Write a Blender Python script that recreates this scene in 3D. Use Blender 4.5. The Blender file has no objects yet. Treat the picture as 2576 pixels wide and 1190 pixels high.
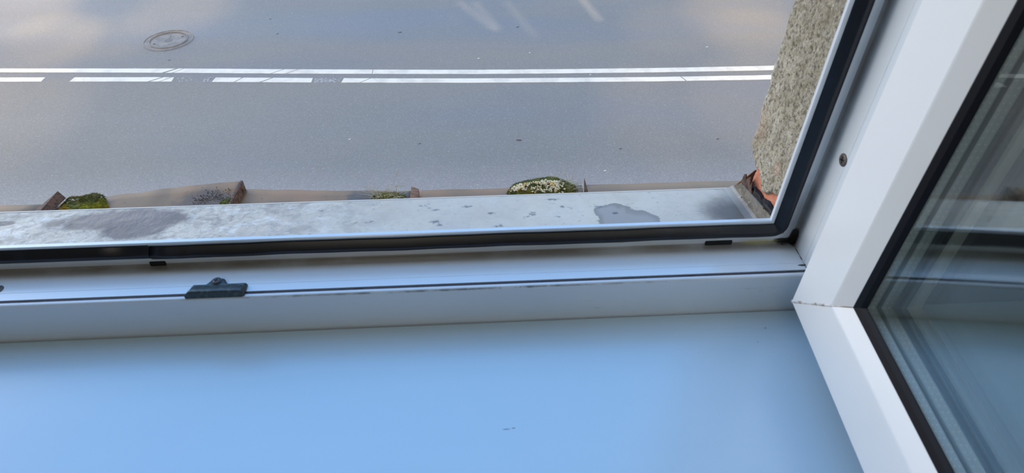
import bpy, bmesh, math, random
from mathutils import Vector, noise, Matrix
random.seed(7)
S = bpy.context.scene
COL = S.collection
PI = math.pi
R = math.radians

# ------------------------------------------------------------------ camera
PITCH, YAW, FPX = R(42.0), R(3.1), 1606.0
cam_d = bpy.data.cameras.new('camera')
cam_d.sensor_width = 36.0
cam_d.sensor_fit = 'HORIZONTAL'
cam_d.lens = 36.0 * FPX / 2576.0
cam_d.clip_start = 0.02
cam_d.clip_end = 300
cam_d.dof.use_dof = True
cam_d.dof.focus_distance = 1.25
cam_d.dof.aperture_fstop = 16.0
cam = bpy.data.objects.new('camera', cam_d)
COL.objects.link(cam)
CAM = Vector((0, 0, 0.437))
cam.location = CAM
cam.rotation_euler = (PI / 2 - PITCH, 0, -YAW)
S.camera = cam

# ------------------------------------------------------------------ view
S.view_settings.view_transform = 'Standard'
S.view_settings.look = 'None'
S.view_settings.gamma = 1.0
S.view_settings.use_curve_mapping = False
S.view_settings.exposure = 0.0
S.cycles.max_bounces = 14
S.cycles.transparent_max_bounces = 40
S.cycles.glossy_bounces = 8
S.cycles.sample_clamp_indirect = 8

# ------------------------------------------------------------------ world: blue sky above, pale sunlit street front low down
W = bpy.data.worlds.new('world')
S.world = W
W.use_nodes = True
nt = W.node_tree
nt.nodes.clear()
wo = nt.nodes.new('ShaderNodeOutputWorld')
bg = nt.nodes.new('ShaderNodeBackground')
tc = nt.nodes.new('ShaderNodeTexCoord')
sx = nt.nodes.new('ShaderNodeSeparateXYZ')
nt.links.new(tc.outputs['Generated'], sx.inputs[0])
ramp = nt.nodes.new('ShaderNodeValToRGB')
nt.links.new(sx.outputs['Z'], ramp.inputs[0])
SKY = ((0.0, (.80, .72, .62)), (.30, (.95, .88, .80)), (.50, (.92, .90, .92)), (1.0, (.95, .95, 1.0)))
el = ramp.color_ramp.elements
el[0].position, el[0].color = SKY[0][0], (*SKY[0][1], 1)
el[1].position, el[1].color = SKY[3][0], (*SKY[3][1], 1)
for p, c in SKY[1:3]:
    e = el.new(p); e.color = (*c, 1)
# bright, sunlit end of the street: to the left and low
dotn = nt.nodes.new('ShaderNodeVectorMath'); dotn.operation = 'DOT_PRODUCT'
nrm = nt.nodes.new('ShaderNodeVectorMath'); nrm.operation = 'NORMALIZE'
nt.links.new(tc.outputs['Generated'], nrm.inputs[0])
nt.links.new(nrm.outputs[0], dotn.inputs[0])
dotn.inputs[1].default_value = Vector((-.82, .55, .12)).normalized()
mr = nt.nodes.new('ShaderNodeMapRange'); mr.interpolation_type = 'SMOOTHSTEP'
nt.links.new(dotn.outputs['Value'], mr.inputs['Value'])
mr.inputs['From Min'].default_value = .78
mr.inputs['From Max'].default_value = .97
mr.inputs['To Min'].default_value = 0
mr.inputs['To Max'].default_value = 1
# clear deep blue part of the sky above the roofs across the street, thin white cloud elsewhere
dot2 = nt.nodes.new('ShaderNodeVectorMath'); dot2.operation = 'DOT_PRODUCT'
nt.links.new(nrm.outputs[0], dot2.inputs[0])
dot2.inputs[1].default_value = Vector((-.10, .70, .70)).normalized()
mr2 = nt.nodes.new('ShaderNodeMapRange'); mr2.interpolation_type = 'SMOOTHSTEP'
nt.links.new(dot2.outputs['Value'], mr2.inputs['Value'])
mr2.inputs['From Min'].default_value = .62
mr2.inputs['From Max'].default_value = .93
mb_ = nt.nodes.new('ShaderNodeMix'); mb_.data_type = 'RGBA'
nt.links.new(mr2.outputs[0], mb_.inputs['Factor'])
nt.links.new(ramp.outputs[0], mb_.inputs['A'])
mb_.inputs['B'].default_value = (.26, .82, 1.80, 1)
mx = nt.nodes.new('ShaderNodeMix'); mx.data_type = 'RGBA'; mx.blend_type = 'ADD'
nt.links.new(mr.outputs[0], mx.inputs['Factor'])
nt.links.new(mb_.outputs['Result'], mx.inputs['A'])
mx.inputs['B'].default_value = (2.3, 2.15, 2.0, 1)
nt.links.new(mx.outputs['Result'], bg.inputs['Color'])
bg.inputs['Strength'].default_value = 1.33
nt.links.new(bg.outputs[0], wo.inputs[0])

# added fill light below the ceiling, unseen, weak against the daylight
ld = bpy.data.lights.new('room_fill', 'AREA'); ld.shape = 'DISK'; ld.size = .9; ld.energy = 8.5; ld.color = (1, .90, .76)
lo = bpy.data.objects.new('room_fill', ld); COL.objects.link(lo); lo.location = (-.5, -1.6, 1.88)

# sunlight thrown back onto the road by the window panes across the street
def glint(name, px, py, pz, tx, ty, size, energy, col, blend=1.0, gobo=None, tz=-4.1):
    d = bpy.data.lights.new(name, 'SPOT')
    d.energy = energy
    d.color = col
    d.spot_size = R(size)
    d.spot_blend = blend
    d.shadow_soft_size = .05
    o = bpy.data.objects.new(name, d)
    COL.objects.link(o)
    o.location = (px, py, pz)
    o.rotation_euler = (Vector((tx, ty, tz)) - Vector((px, py, pz))).to_track_quat('-Z', 'Y').to_euler()
    return o
WARM = (1.0, .66, .27)
GL = [(-8.1, 11.5, 4.5, 1.0), (-7.0, 10.2, 3.6, 1.0), (-6.4, 7.9, 4.0, .6), (-5.2, 11.4, 4, .5),
      (-6.0, 10.3, 3.0, .35), (-7.6, 8.0, 4.0, .5),
      (4.7, 10.8, 5.0, .8), (4.6, 9.8, 3.6, .5), (3.2, 10.0, 3.6, .3), (3.9, 7.7, 3.6, .7), (2.4, 7.6, 3.2, .4)]
for gx, gy, gs, ge in GL:
    glint('reflected_sun', gx * 1.3, 19, 5.0, gx, gy, gs * 2.6, 4200 * ge, WARM)
# narrow slivers of the same sunlight
for (xa, ya), (xb, yb), wd, e in (((-.40, 11.5), (.33, 10.03), .11, 1.0), ((-.09, 11.45), (.36, 10.05), .09, .8), ((.47, 11.5), (.95, 9.72), .14, .7), ((1.86, 11.5), (2.08, 10.35), .10, 1.2)):
    d = bpy.data.lights.new('reflected_sun_sliver', 'AREA'); d.shape = 'RECTANGLE'
    src = Vector(((xa + xb) / 2, 19.0, 9.0)); tgt = Vector(((xa + xb) / 2, (ya + yb) / 2, -4.1))
    dirv = (tgt - src).normalized()
    along = Vector((xb - xa, yb - ya, 0)); ln = along.length
    zax = -dirv
    yax = (along - zax * along.dot(zax)); shrink = yax.length / ln; yax.normalize(); xax = yax.cross(zax)
    d.size = wd * .5; d.size_y = ln * shrink * .85; d.spread = R(1.0); d.energy = .17 * e; d.color = (1, .82, .6)
    o = bpy.data.objects.new('reflected_sun_sliver', d); COL.objects.link(o)
    o.matrix_world = Matrix.Translation(src) @ Matrix((xax, yax, zax)).transposed().to_4x4()

# ------------------------------------------------------------------ helpers
def lin(r, g=None, b=None):
    if g is None: r, g, b = r
    def f(c):
        c /= 255.
        return c / 12.92 if c <= .04045 else ((c + .055) / 1.055) ** 2.4
    return (f(r), f(g), f(b), 1.0)

class Mat:
    """tiny node helper"""
    def __init__(s, name, base=(.8, .8, .8, 1), rough=.5, metal=0, spec=.5):
        s.m = bpy.data.materials.new(name); s.m.use_nodes = True
        s.t = s.m.node_tree; s.n = s.t.nodes
        s.b = s.n['Principled BSDF']
        s.b.inputs['Base Color'].default_value = base
        s.b.inputs['Roughness'].default_value = rough
        s.b.inputs['Metallic'].default_value = metal
        s.b.inputs['Specular IOR Level'].default_value = spec
        s._co = None
    def link(s, a, b): s.t.links.new(a, b)
    def co(s):
        if s._co is None:
            s._co = s.n.new('ShaderNodeTexCoord').outputs['Object']
        return s._co
    def mapped(s, scale=(1, 1, 1), loc=(0, 0, 0), rot=(0, 0, 0)):
        m = s.n.new('ShaderNodeMapping')
        m.inputs['Scale'].default_value = scale
        m.inputs['Location'].default_value = loc
        m.inputs['Rotation'].default_value = rot
        s.link(s.co(), m.inputs[0]); return m.outputs[0]
    def noise(s, scale, detail=4, rough=.55, vec=None, dist=0):
        n = s.n.new('ShaderNodeTexNoise')
        n.inputs['Scale'].default_value = scale
        n.inputs['Detail'].default_value = detail
        n.inputs['Roughness'].default_value = rough
        n.inputs['Distortion'].default_value = dist
        s.link(vec or s.co(), n.inputs['Vector']); return n.outputs['Fac']
    def voro(s, scale, vec=None, feature='F1', out='Distance', rand=1.0):
        n = s.n.new('ShaderNodeTexVoronoi'); n.feature = feature
        n.inputs['Scale'].default_value = scale
        n.inputs['Randomness'].default_value = rand
        s.link(vec or s.co(), n.inputs['Vector']); return n.outputs[out]
    def ramp(s, v, a, b, c0=0.0, c1=1.0, smooth=True):
        n = s.n.new('ShaderNodeMapRange')
        n.interpolation_type = 'SMOOTHSTEP' if smooth else 'LINEAR'
        n.inputs['From Min'].default_value = a; n.inputs['From Max'].default_value = b
        n.inputs['To Min'].default_value = c0; n.inputs['To Max'].default_value = c1
        s.link(v, n.inputs['Value']); return n.outputs[0]
    def math(s, op, a, b=None, clamp=False):
        n = s.n.new('ShaderNodeMath'); n.operation = op; n.use_clamp = clamp
        for i, v in enumerate((a, b)):
            if v is None: continue
            if isinstance(v, (int, float)): n.inputs[i].default_value = v
            else: s.link(v, n.inputs[i])
        return n.outputs[0]
    def mix(s, f, a, b, mode='MIX'):
        n = s.n.new('ShaderNodeMix'); n.data_type = 'RGBA'; n.blend_type = mode
        for k, v in (('Factor', f), ('A', a), ('B', b)):
            if isinstance(v, (int, float)): n.inputs[k].default_value = v
            elif isinstance(v, tuple): n.inputs[k].default_value = v
            else: s.link(v, n.inputs[k])
        return n.outputs['Result']
    def base(s, c): s.link(c, s.b.inputs['Base Color'])
    def rough(s, r): s.link(r, s.b.inputs['Roughness'])
    def bump(s, h, strength=.3, dist=.001, prev=None):
        n = s.n.new('ShaderNodeBump')
        n.inputs['Strength'].default_value = strength
        n.inputs['Distance'].default_value = dist
        s.link(h, n.inputs['Height'])
        if prev: s.link(prev, n.inputs['Normal'])
        s.link(n.outputs[0], s.b.inputs['Normal']); return n.outputs[0]
    def xyz(s):
        n = s.n.new('ShaderNodeSeparateXYZ'); s.link(s.co(), n.inputs[0]); return n.outputs
    def blob(s, c, r, wob=.0, scale=30, soft=.25):
        """mask 1 inside an ellipsoid of centre c, radii r, edge broken by noise"""
        m = s.n.new('ShaderNodeMapping'); m.vector_type = 'POINT'
        m.inputs['Scale'].default_value = tuple(1 / k for k in r)
        m.inputs['Location'].default_value = tuple(-a / k for a, k in zip(c, r))
        s.link(s.co(), m.inputs[0])
        l = s.n.new('ShaderNodeVectorMath'); l.operation = 'LENGTH'
        s.link(m.outputs[0], l.inputs[0])
        v = l.outputs['Value']
        if wob:
            nz = s.noise(scale, 5, .6)
            v = s.math('ADD', v, s.math('MULTIPLY', s.math('SUBTRACT', nz, .5), wob * 2))
        return s.ramp(v, 1 - soft, 1 + soft * .2, 1, 0)

def world_of(o):
    if not o.parent: return o.matrix_basis.copy()
    return world_of(o.parent) @ o.matrix_parent_inverse @ o.matrix_basis

def link_mesh(name, verts, faces, mat, parent=None, smooth=False, bevel=0, seg=2):
    me = bpy.data.meshes.new(name)
    me.from_pydata([tuple(v) for v in verts], [], faces)
    bm = bmesh.new(); bm.from_mesh(me)
    bmesh.ops.recalc_face_normals(bm, faces=bm.faces[:])
    bm.to_mesh(me); bm.free()
    me.materials.append(mat.m if isinstance(mat, Mat) else mat)
    if smooth:
        for p in me.polygons: p.use_smooth = True
    o = bpy.data.objects.new(name, me)
    COL.objects.link(o)
    if parent:
        o.parent = parent
        o.matrix_parent_inverse = world_of(parent).inverted()
    if bevel:
        b = o.modifiers.new('bevel', 'BEVEL'); b.width = bevel; b.segments = seg; b.limit_method = 'ANGLE'; b.angle_limit = R(25)
    return o

class MB:
    def __init__(s): s.v = []; s.f = []
    def box(s, x0, x1, y0, y1, z0, z1):
        n = len(s.v)
        for x in (x0, x1):
            for y in (y0, y1):
                for z in (z0, z1): s.v.append((x, y, z))
        for q in ((0, 1, 3, 2), (4, 6, 7, 5), (0, 4, 5, 1), (2, 3, 7, 6), (0, 2, 6, 4), (1, 5, 7, 3)):
            s.f.append(tuple(n + i for i in q))
    def prism(s, loopA, loopB):
        n = len(s.v); k = len(loopA)
        s.v += [tuple(p) for p in loopA] + [tuple(p) for p in loopB]
        for i in range(k):
            j = (i + 1) % k
            s.f.append((n + i, n + j, n + k + j, n + k + i))
        s.f.append(tuple(n + i for i in range(k)))
        s.f.append(tuple(n + k + i for i in range(k)))
    def loops(s, L, closed_ring=True, closed_path=False, caps=True):
        n = len(s.v); k = len(L[0])
        for l in L: s.v += [tuple(p) for p in l]
        m = len(L)
        for a in range(m if closed_path else m - 1):
            b = (a + 1) % m
            for i in range(k if closed_ring else k - 1):
                j = (i + 1) % k
                s.f.append((n + a * k + i, n + a * k + j, n + b * k + j, n + b * k + i))
        if caps and closed_ring and not closed_path:
            s.f.append(tuple(n + i for i in range(k)))
            s.f.append(tuple(n + (m - 1) * k + i for i in range(k)))
    def tube(s, pts, r, n=6, r2=None):
        pts = [Vector(p) for p in pts]; L = []
        for i, p in enumerate(pts):
            d = (pts[min(i + 1, len(pts) - 1)] - pts[max(i - 1, 0)]).normalized()
            a = d.orthogonal().normalized(); b = d.cross(a)
            rr = r if r2 is None else r + (r2 - r) * i / (len(pts) - 1)
            L.append([p + (a * math.cos(t) + b * math.sin(t)) * rr for t in [2 * PI * q / n for q in range(n)]])
        s.loops(L)
    def cyl(s, c, axis, r, h, n=24, r2=None):
        c = Vector(c); s.tube([c, c + Vector(axis).normalized() * h], r, n, r2)
    def build(s, name, mat, parent=None, **k): return link_mesh(name, s.v, s.f, mat, parent, **k)

def empty(name, loc):
    o = bpy.data.objects.new(name, None); COL.objects.link(o)
    o.location = loc; o.empty_display_size = .05
    return o
def tag(o, label=None, cat=None, group=None, kind=None):
    if label: o['label'] = label
    if cat: o['category'] = cat
    if group: o['group'] = group
    if kind: o['kind'] = kind
    return o
def fbm(p, o=4):
    return noise.fractal(Vector(p), 1.0, 2.0, o)

# ------------------------------------------------------------------ materials
def white_pvc(name, col=(.80, .81, .82, 1), rough=.28, specks=True):
    m = Mat(name, col, rough)
    n = m.noise(9, 4)
    c = m.mix(m.ramp(n, .35, .75, 0, .35), col, (col[0] * .90, col[1] * .89, col[2] * .87, 1))
    m.base(c)
    m.bump(m.noise(60, 2), .05, .001)
    return m, c

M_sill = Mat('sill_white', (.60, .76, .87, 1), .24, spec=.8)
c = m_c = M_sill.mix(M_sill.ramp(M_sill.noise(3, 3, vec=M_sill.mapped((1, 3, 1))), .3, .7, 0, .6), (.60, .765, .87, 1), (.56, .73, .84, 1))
# a few small marks
for cx, cy, rr in ((.010, .2645, (.0035, .0008, .1)), (.0155, .2652, (.0022, .0008, .1)), (.243, .352, (.0012, .0009, .1)), (.231, .337, (.0007, .0007, .1)), (-.185, .19, (.004, .003, .1))):
    c = M_sill.mix(M_sill.math('MULTIPLY', M_sill.blob((cx, cy, 0), rr, .35, 600, .5), .55), c, (.12, .12, .13, 1))
M_sill.base(c)
M_sill.bump(M_sill.noise(220, 2), .04, .0005)

# frame material with grime where water and dust gather, and painted lip shade
M_frame = Mat('frame_white', (.8, .8, .8, 1), .17, spec=.9)
X, Y, Z = M_frame.xyz()
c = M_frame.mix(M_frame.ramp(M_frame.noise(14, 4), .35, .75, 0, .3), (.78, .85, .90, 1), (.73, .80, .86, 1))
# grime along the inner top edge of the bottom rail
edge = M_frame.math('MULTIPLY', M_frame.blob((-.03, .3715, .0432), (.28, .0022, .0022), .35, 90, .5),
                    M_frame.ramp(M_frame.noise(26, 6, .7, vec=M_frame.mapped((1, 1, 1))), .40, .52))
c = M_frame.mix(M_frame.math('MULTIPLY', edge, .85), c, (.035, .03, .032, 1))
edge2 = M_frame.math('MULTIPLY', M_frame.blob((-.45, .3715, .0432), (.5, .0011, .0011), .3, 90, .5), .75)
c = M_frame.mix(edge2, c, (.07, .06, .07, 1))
# mitre line of bottom right corner
mit = M_frame.math('ABSOLUTE', M_frame.math('SUBTRACT', M_frame.math('SUBTRACT', .322, X), Z))
mitm = M_frame.math('MULTIPLY', M_frame.ramp(mit, .0002, .0009, 1, 0), M_frame.ramp(Y, .412, .4135, 1, 0))
mitm = M_frame.math('MULTIPLY', mitm, M_frame.ramp(M_frame.noise(300, 3), .35, .6, .25, 1))
c = M_frame.mix(mitm, c, (.05, .045, .04, 1))
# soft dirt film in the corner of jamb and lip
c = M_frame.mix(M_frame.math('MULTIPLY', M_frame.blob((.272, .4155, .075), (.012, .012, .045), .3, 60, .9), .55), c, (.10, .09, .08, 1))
# shade painted into the colour along the root of the lip all round
lip_shade = M_frame.math('MULTIPLY', M_frame.ramp(M_frame.math('ABSOLUTE', M_frame.math('SUBTRACT', Y, .4145)), .003, .0135, .85, 0), M_frame.ramp(M_frame.noise(20, 3), .2, .6, .6, 1))
lip_shade = M_frame.math('MULTIPLY', lip_shade, M_frame.ramp(M_frame.math('MINIMUM', Z, M_frame.math('SUBTRACT', .322, X)), .046, .0470, 1, .25))
c = M_frame.mix(lip_shade, c, (.20, .17, .145, 1))
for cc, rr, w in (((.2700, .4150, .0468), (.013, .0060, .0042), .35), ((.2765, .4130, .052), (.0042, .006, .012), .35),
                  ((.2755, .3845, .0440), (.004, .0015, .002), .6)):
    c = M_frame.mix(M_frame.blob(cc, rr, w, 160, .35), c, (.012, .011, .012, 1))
# yellowed streak near the drain slot
c = M_frame.mix(M_frame.math('MULTIPLY', M_frame.blob((.246, .4148, .0465), (.020, .003, .004), .2, 90, .6), .6), c, (.55, .50, .18, 1))
# faint scuffs on the face
sc = M_frame.math('MULTIPLY', M_frame.ramp(M_frame.noise(40, 5, .7, vec=M_frame.mapped((.35, 1, 3))), .64, .74), M_frame.ramp(Y, .3722, .3730, .5, 0))
c = M_frame.mix(sc, c, (.30, .29, .30, 1))
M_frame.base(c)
M_frame.bump(M_frame.noise(90, 2), .05, .0006)

M_sash, _ = white_pvc('sash_white', (.79, .81, .80, 1), .30)
M_rubber = Mat('rubber_black', lin(20, 20, 28), .38)
M_rubber.base(M_rubber.mix(M_rubber.ramp(M_rubber.noise(35, 4), .5, .75, 0, .5), lin(13, 14, 22), lin(34, 38, 52)))
M_rubmat = Mat('glazing_rubber', lin(9, 10, 18), .6, spec=.2)
M_weld = Mat('weld_seam', lin(165, 160, 150), .5)
M_weld.base(M_weld.mix(M_weld.ramp(M_weld.noise(150, 4), .4, .65), lin(214, 214, 210), lin(130, 116, 100)))
M_dark = Mat('slot_black', lin(16, 15, 18), .7)
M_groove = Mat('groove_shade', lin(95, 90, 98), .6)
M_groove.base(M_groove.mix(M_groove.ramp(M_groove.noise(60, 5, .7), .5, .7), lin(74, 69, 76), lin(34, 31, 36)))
M_zamak = Mat('striker_metal', lin(56, 66, 68), .45, .1)
M_zamak.base(M_zamak.mix(M_zamak.ramp(M_zamak.noise(260, 4), .45, .7), lin(54, 64, 66), lin(82, 92, 90)))
M_zamak.bump(M_zamak.noise(500, 3), .3, .0004)
M_screw = Mat('screw_metal', lin(104, 98, 94), .5, .5)

# aluminium spacer with two rows of pin holes: object coordinates are metres along the run (x) and across (y)
M_spacer = Mat('spacer_aluminium', lin(150, 165, 170), .40, .25)
c = M_spacer.mix(M_spacer.ramp(M_spacer.noise(40, 2), .3, .7), lin(214, 222, 222), lin(204, 213, 213))
uv = M_spacer.n.new('ShaderNodeUVMap')
suv = M_spacer.n.new('ShaderNodeSeparateXYZ'); M_spacer.link(uv.outputs[0], suv.inputs[0])
fx = M_spacer.math('SUBTRACT', M_spacer.math('FRACT', suv.outputs[0]), .5)
def rowm(v0):
    fy = M_spacer.math('MULTIPLY', M_spacer.math('SUBTRACT', suv.outputs[1], v0), 1.5)
    d = M_spacer.math('SQRT', M_spacer.math('ADD', M_spacer.math('MULTIPLY', fx, fx), M_spacer.math('MULTIPLY', fy, fy)))
    return M_spacer.ramp(d, .08, .14, 1, 0)
dots = M_spacer.math('MAXIMUM', rowm(.27), rowm(.73))
M_spacer.base(M_spacer.mix(dots, c, lin(255, 255, 255)))
M_spacer.bump(dots, .6, .0004)

def glass_mat(name, tint, gain=1.0):
    m = bpy.data.materials.new(name); m.use_nodes = True
    t = m.node_tree; t.nodes.clear(); N = t.nodes.new
    out = N('ShaderNodeOutputMaterial'); mixs = N('ShaderNodeMixShader')
    tr = N('ShaderNodeBsdfTransparent'); tr.inputs[0].default_value = (*tint, 1)
    gl = N('ShaderNodeBsdfGlossy'); gl.inputs['Roughness'].default_value = 0.0
    gl.inputs['Color'].default_value = (.92, .98, .97, 1)
    lw = N('ShaderNodeLayerWeight'); lw.inputs['Blend'].default_value = .5
    # Schlick from |cos|: facing = 1 - |cos|
    pw = N('ShaderNodeMath'); pw.operation = 'POWER'; pw.inputs[1].default_value = 5
    t.links.new(lw.outputs['Facing'], pw.inputs[0])
    ma = N('ShaderNodeMath'); ma.operation = 'MULTIPLY_ADD'; ma.use_clamp = True
    ma.inputs[1].default_value = .96 * gain; ma.inputs[2].default_value = .04 * gain
    t.links.new(pw.outputs[0], ma.inputs[0])
    t.links.new(ma.outputs[0], mixs.inputs[0])
    t.links.new(tr.outputs[0], mixs.inputs[1]); t.links.new(gl.outputs[0], mixs.inputs[2])
    t.links.new(mixs.outputs[0], out.inputs[0])
    return m
M_glass = glass_mat('pane_glass', (.978, .986, .980), 1.6)

# outer sill: painted sheet metal, weathered
M_osill = Mat('outer_sill_paint', lin(180, 182, 186), .38)
A = M_osill
c = A.mix(A.ramp(A.noise(7, 5, .6), .35, .7), lin(206, 197, 178), lin(196, 184, 166))
Xs, Ys, Zs = A.xyz()
left = A.ramp(Xs, -.05, -.32)           # chalky, mottled to the left
mot = A.ramp(A.noise(26, 7, .68, dist=.6), .47, .63)
c = A.mix(A.math('MULTIPLY', mot, A.math('ADD', A.math('MULTIPLY', left, .75), .08)), c, lin(136, 126, 114))
mot2 = A.ramp(A.noise(42, 6, .6, vec=A.mapped((1, 1.6, 1), (3, 1, 0))), .52, .66)
c = A.mix(A.math('MULTIPLY', mot2, A.math('MULTIPLY', left, .7)), c, lin(228, 226, 216))
fine = A.ramp(A.noise(95, 7, .72, dist=.8), .45, .62)
c = A.mix(A.math('MULTIPLY', fine, A.math('ADD', A.math('MULTIPLY', left, .5), .12)), c, lin(152, 144, 134))
sp = A.ramp(A.noise(70, 6, .75, vec=A.mapped((1, 1.5, 1), (7, 2, 0))), .60, .68)
c = A.mix(A.math('MULTIPLY', sp, .7), c, lin(96, 98, 100))
sp2 = A.ramp(A.noise(160, 5, .7, vec=A.mapped((1, 1, 1), (17, 2, 0))), .66, .74)
c = A.mix(A.math('MULTIPLY', sp2, .5), c, lin(100, 98, 98))
for cc, rr in (((-.020, .555, 0), (.007, .004, .1)), ((-.055, .55, 0), (.006, .003, .1)), ((-.054, .525, 0), (.009, .005, .1)), ((-.05, .518, 0), (.006, .003, .1)), ((.006, .538, 0), (.006, .004, .1)),
               ((.075, .565, 0), (.012, .003, .1)), ((.052, .535, 0), (.006, .006, .1)), ((-.072, .56, 0), (.004, .002, .1)), ((.013, .512, 0), (.008, .004, .1)), ((.086, .548, 0), (.004, .004, .1))):
    c = A.mix(A.math('MULTIPLY', A.blob(cc, tuple(q * .8 for q in rr), 1.6, 260, .9), .75), c, lin(70, 74, 76))
# damp patches
for cc, rr, col, k in (((-.395, .553, 0), (.085, .024, .1), lin(98, 92, 88), .92), ((-.375, .533, 0), (.042, .026, .1), lin(96, 90, 86), .9),
                       ((-.545, .550, 0), (.024, .012, .1), lin(104, 98, 92), .85), ((-.52, .553, 0), (.012, .006, .1), lin(92, 88, 84), .8),
                       ):
    c = A.mix(A.math('MULTIPLY', A.blob(cc, rr, .45, 38, .35), k), c, col)
# tide-marked stain
st = A.math('MAXIMUM', A.blob((.153, .505, 0), (.034, .036, .1), .35, 44, .08), A.math('MAXIMUM', A.blob((.139, .534, 0), (.021, .017, .1), .6, 55, .08), A.blob((.136, .510, 0), (.016, .038, .1), .4, 55, .08)))
st_in = A.math('MAXIMUM', A.blob((.153, .503, 0), (.031, .033, .1), .35, 44, .3), A.math('MAXIMUM', A.blob((.139, .532, 0), (.018, .014, .1), .6, 55, .3), A.blob((.136, .508, 0), (.013, .034, .1), .4, 55, .3)))
c = A.mix(A.math('MULTIPLY', st, .8), c, lin(112, 106, 98))
c = A.mix(A.math('MULTIPLY', st_in, .85), c, lin(158, 150, 140))
c = A.mix(A.math('MULTIPLY', A.blob((.142, .530, 0), (.004, .003, .1), .5, 300, .6), .8), c, lin(70, 74, 78))
c = A.mix(A.math('MULTIPLY', A.blob((.126, .545, 0), (.005, .003, .1), .6, 300, .6), .7), c, lin(90, 92, 96))
# soot towards the folded end
so = A.blob((.268, .520, 0), (.040, .046, .2), .35, 50, .8)
c = A.mix(A.math('MULTIPLY', so, .9), c, lin(88, 80, 72))
so2 = A.math('MULTIPLY', A.ramp(Xs, .262, .288), .55)
c = A.mix(so2, c, lin(104, 96, 84))
c = A.mix(A.ramp(Xs, .2876, .2884, 0, .85), c, A.mix(A.ramp(A.noise(70, 6, .7), .35, .65), lin(124, 118, 106), lin(74, 70, 62)))
c = A.mix(A.math('MULTIPLY', A.ramp(A.noise(320, 4, .7), .60, .68), A.ramp(Xs, .284, .2884)), c, lin(190, 188, 182))
c = A.mix(A.math('MULTIPLY', A.blob((.2905, .53, .008), (.004, .06, .012), .3, 90, .5), .45), c, lin(124, 124, 122))
A.base(c)
A.bump(A.math('MULTIPLY', A.noise(75, 6, .7), A.math('ADD', left, .25)), .6, .003)
A.rough(A.ramp(A.noise(20, 4), .3, .7, .42, .6))
M_osilledge = Mat('sill_edge', lin(215, 205, 190), .5)

# plaster
M_plaster = Mat('roughcast_plaster', lin(150, 148, 138), .92)
A = M_plaster
n1 = A.noise(55, 6, .62); n2 = A.noise(240, 5, .65); n3 = A.noise(12, 4)
c = A.mix(A.ramp(n3, .35, .65), lin(190, 184, 166), lin(162, 154, 134))
c = A.mix(A.ramp(n1, .42, .60, 0, .5), c, lin(132, 124, 104))
c = A.mix(A.ramp(n2, .38, .52, .75, 0), c, lin(92, 86, 74))
c = A.mix(A.ramp(A.noise(420, 3, .6), .58, .68, 0, .6), c, lin(216, 210, 194))
pitm = A.ramp(A.voro(95, rand=1), .10, .24, 1, 0)
c = A.mix(A.math('MULTIPLY', A.math('MULTIPLY', pitm, A.ramp(A.noise(33, 3), .50, .62)), .7), c, lin(74, 71, 64))
c = A.mix(A.math('MULTIPLY', A.blob((.292, .565, .07), (.02, .022, .030), .9, 60, .9), .35), c, lin(190, 164, 142))
c = A.mix(A.math('MULTIPLY', A.blob((.292, .505, .060), (.02, .009, .010), 1.0, 90, .9), .45), c, lin(205, 170, 150))
c = A.mix(A.math('MULTIPLY', A.ramp(A.noise(5, 3, vec=A.mapped((1, 1, 1), (4, 4, 4))), .5, .7), .3), c, lin(186, 178, 140))
A.base(c)
hh = A.math('ADD', A.math('MULTIPLY', n1, .6), A.math('MULTIPLY', n2, .4))
A.bump(A.math('ADD', hh, A.math('MULTIPLY', A.noise(420, 3, .6), .3)), 1.0, .0042)
M_brick = Mat('brick', lin(196, 120, 92), .9)
c = M_brick.mix(M_brick.ramp(M_brick.noise(60, 6, .65), .4, .65), lin(206, 136, 108), lin(160, 100, 78))
c = M_brick.mix(M_brick.ramp(M_brick.noise(90, 5, .7), .58, .72), c, lin(190, 176, 160))
M_brick.base(c); M_brick.bump(M_brick.noise(150, 6), .8, .003)
M_rust = Mat('rusty_sheet', lin(140, 90, 62), .8, .1)
c = M_rust.mix(M_rust.ramp(M_rust.noise(45, 6, .65), .4, .65), lin(146, 110, 84), lin(104, 78, 62))
c = M_rust.mix(M_rust.ramp(M_rust.noise(110, 5, .7), .6, .75), c, lin(70, 56, 48))
M_rust.base(c); M_rust.bump(M_rust.noise(200, 5), .5, .001)
M_rustdark = Mat('dark_rust', lin(86, 66, 56), .85)
c = M_rustdark.mix(M_rustdark.ramp(M_rustdark.noise(140, 5, .7), .45, .6), lin(104, 78, 64), lin(62, 50, 44))
M_rustdark.base(c); M_rustdark.bump(M_rustdark.noise(260, 5), .7, .0015)

M_corn = Mat('cornice_sheet', lin(160, 138, 120), .6, .05)
A = M_corn
c = A.mix(A.ramp(A.noise(6, 5, .6), .35, .65), lin(144, 112, 80), lin(116, 94, 68))
Xc, Yc, Zc = A.xyz()
c = A.mix(A.ramp(A.noise(60, 6, .7), .60, .70, 0, .7), c, lin(84, 76, 70))
c = A.mix(A.math('MULTIPLY', A.ramp(Xc, -.15, .55), .45), c, lin(142, 130, 108))
for cc, rr, k in (((-.27, 1.125, -.44), (.05, .05, .05), .85), ((-.18, 1.15, -.44), (.035, .05, .05), .85), ((-.62, 1.12, -.44), (.07, .055, .06), .7), ((-.86, 1.15, -.45), (.05, .06, .05), .45), ((.22, 1.16, -.45), (.035, .04, .03), .7)):
    c = A.mix(A.math('MULTIPLY', A.blob(cc, rr, .6, 40, .5), k), c, lin(78, 72, 66))
A.base(c); A.bump(A.noise(30, 4), .35, .003)

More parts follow.
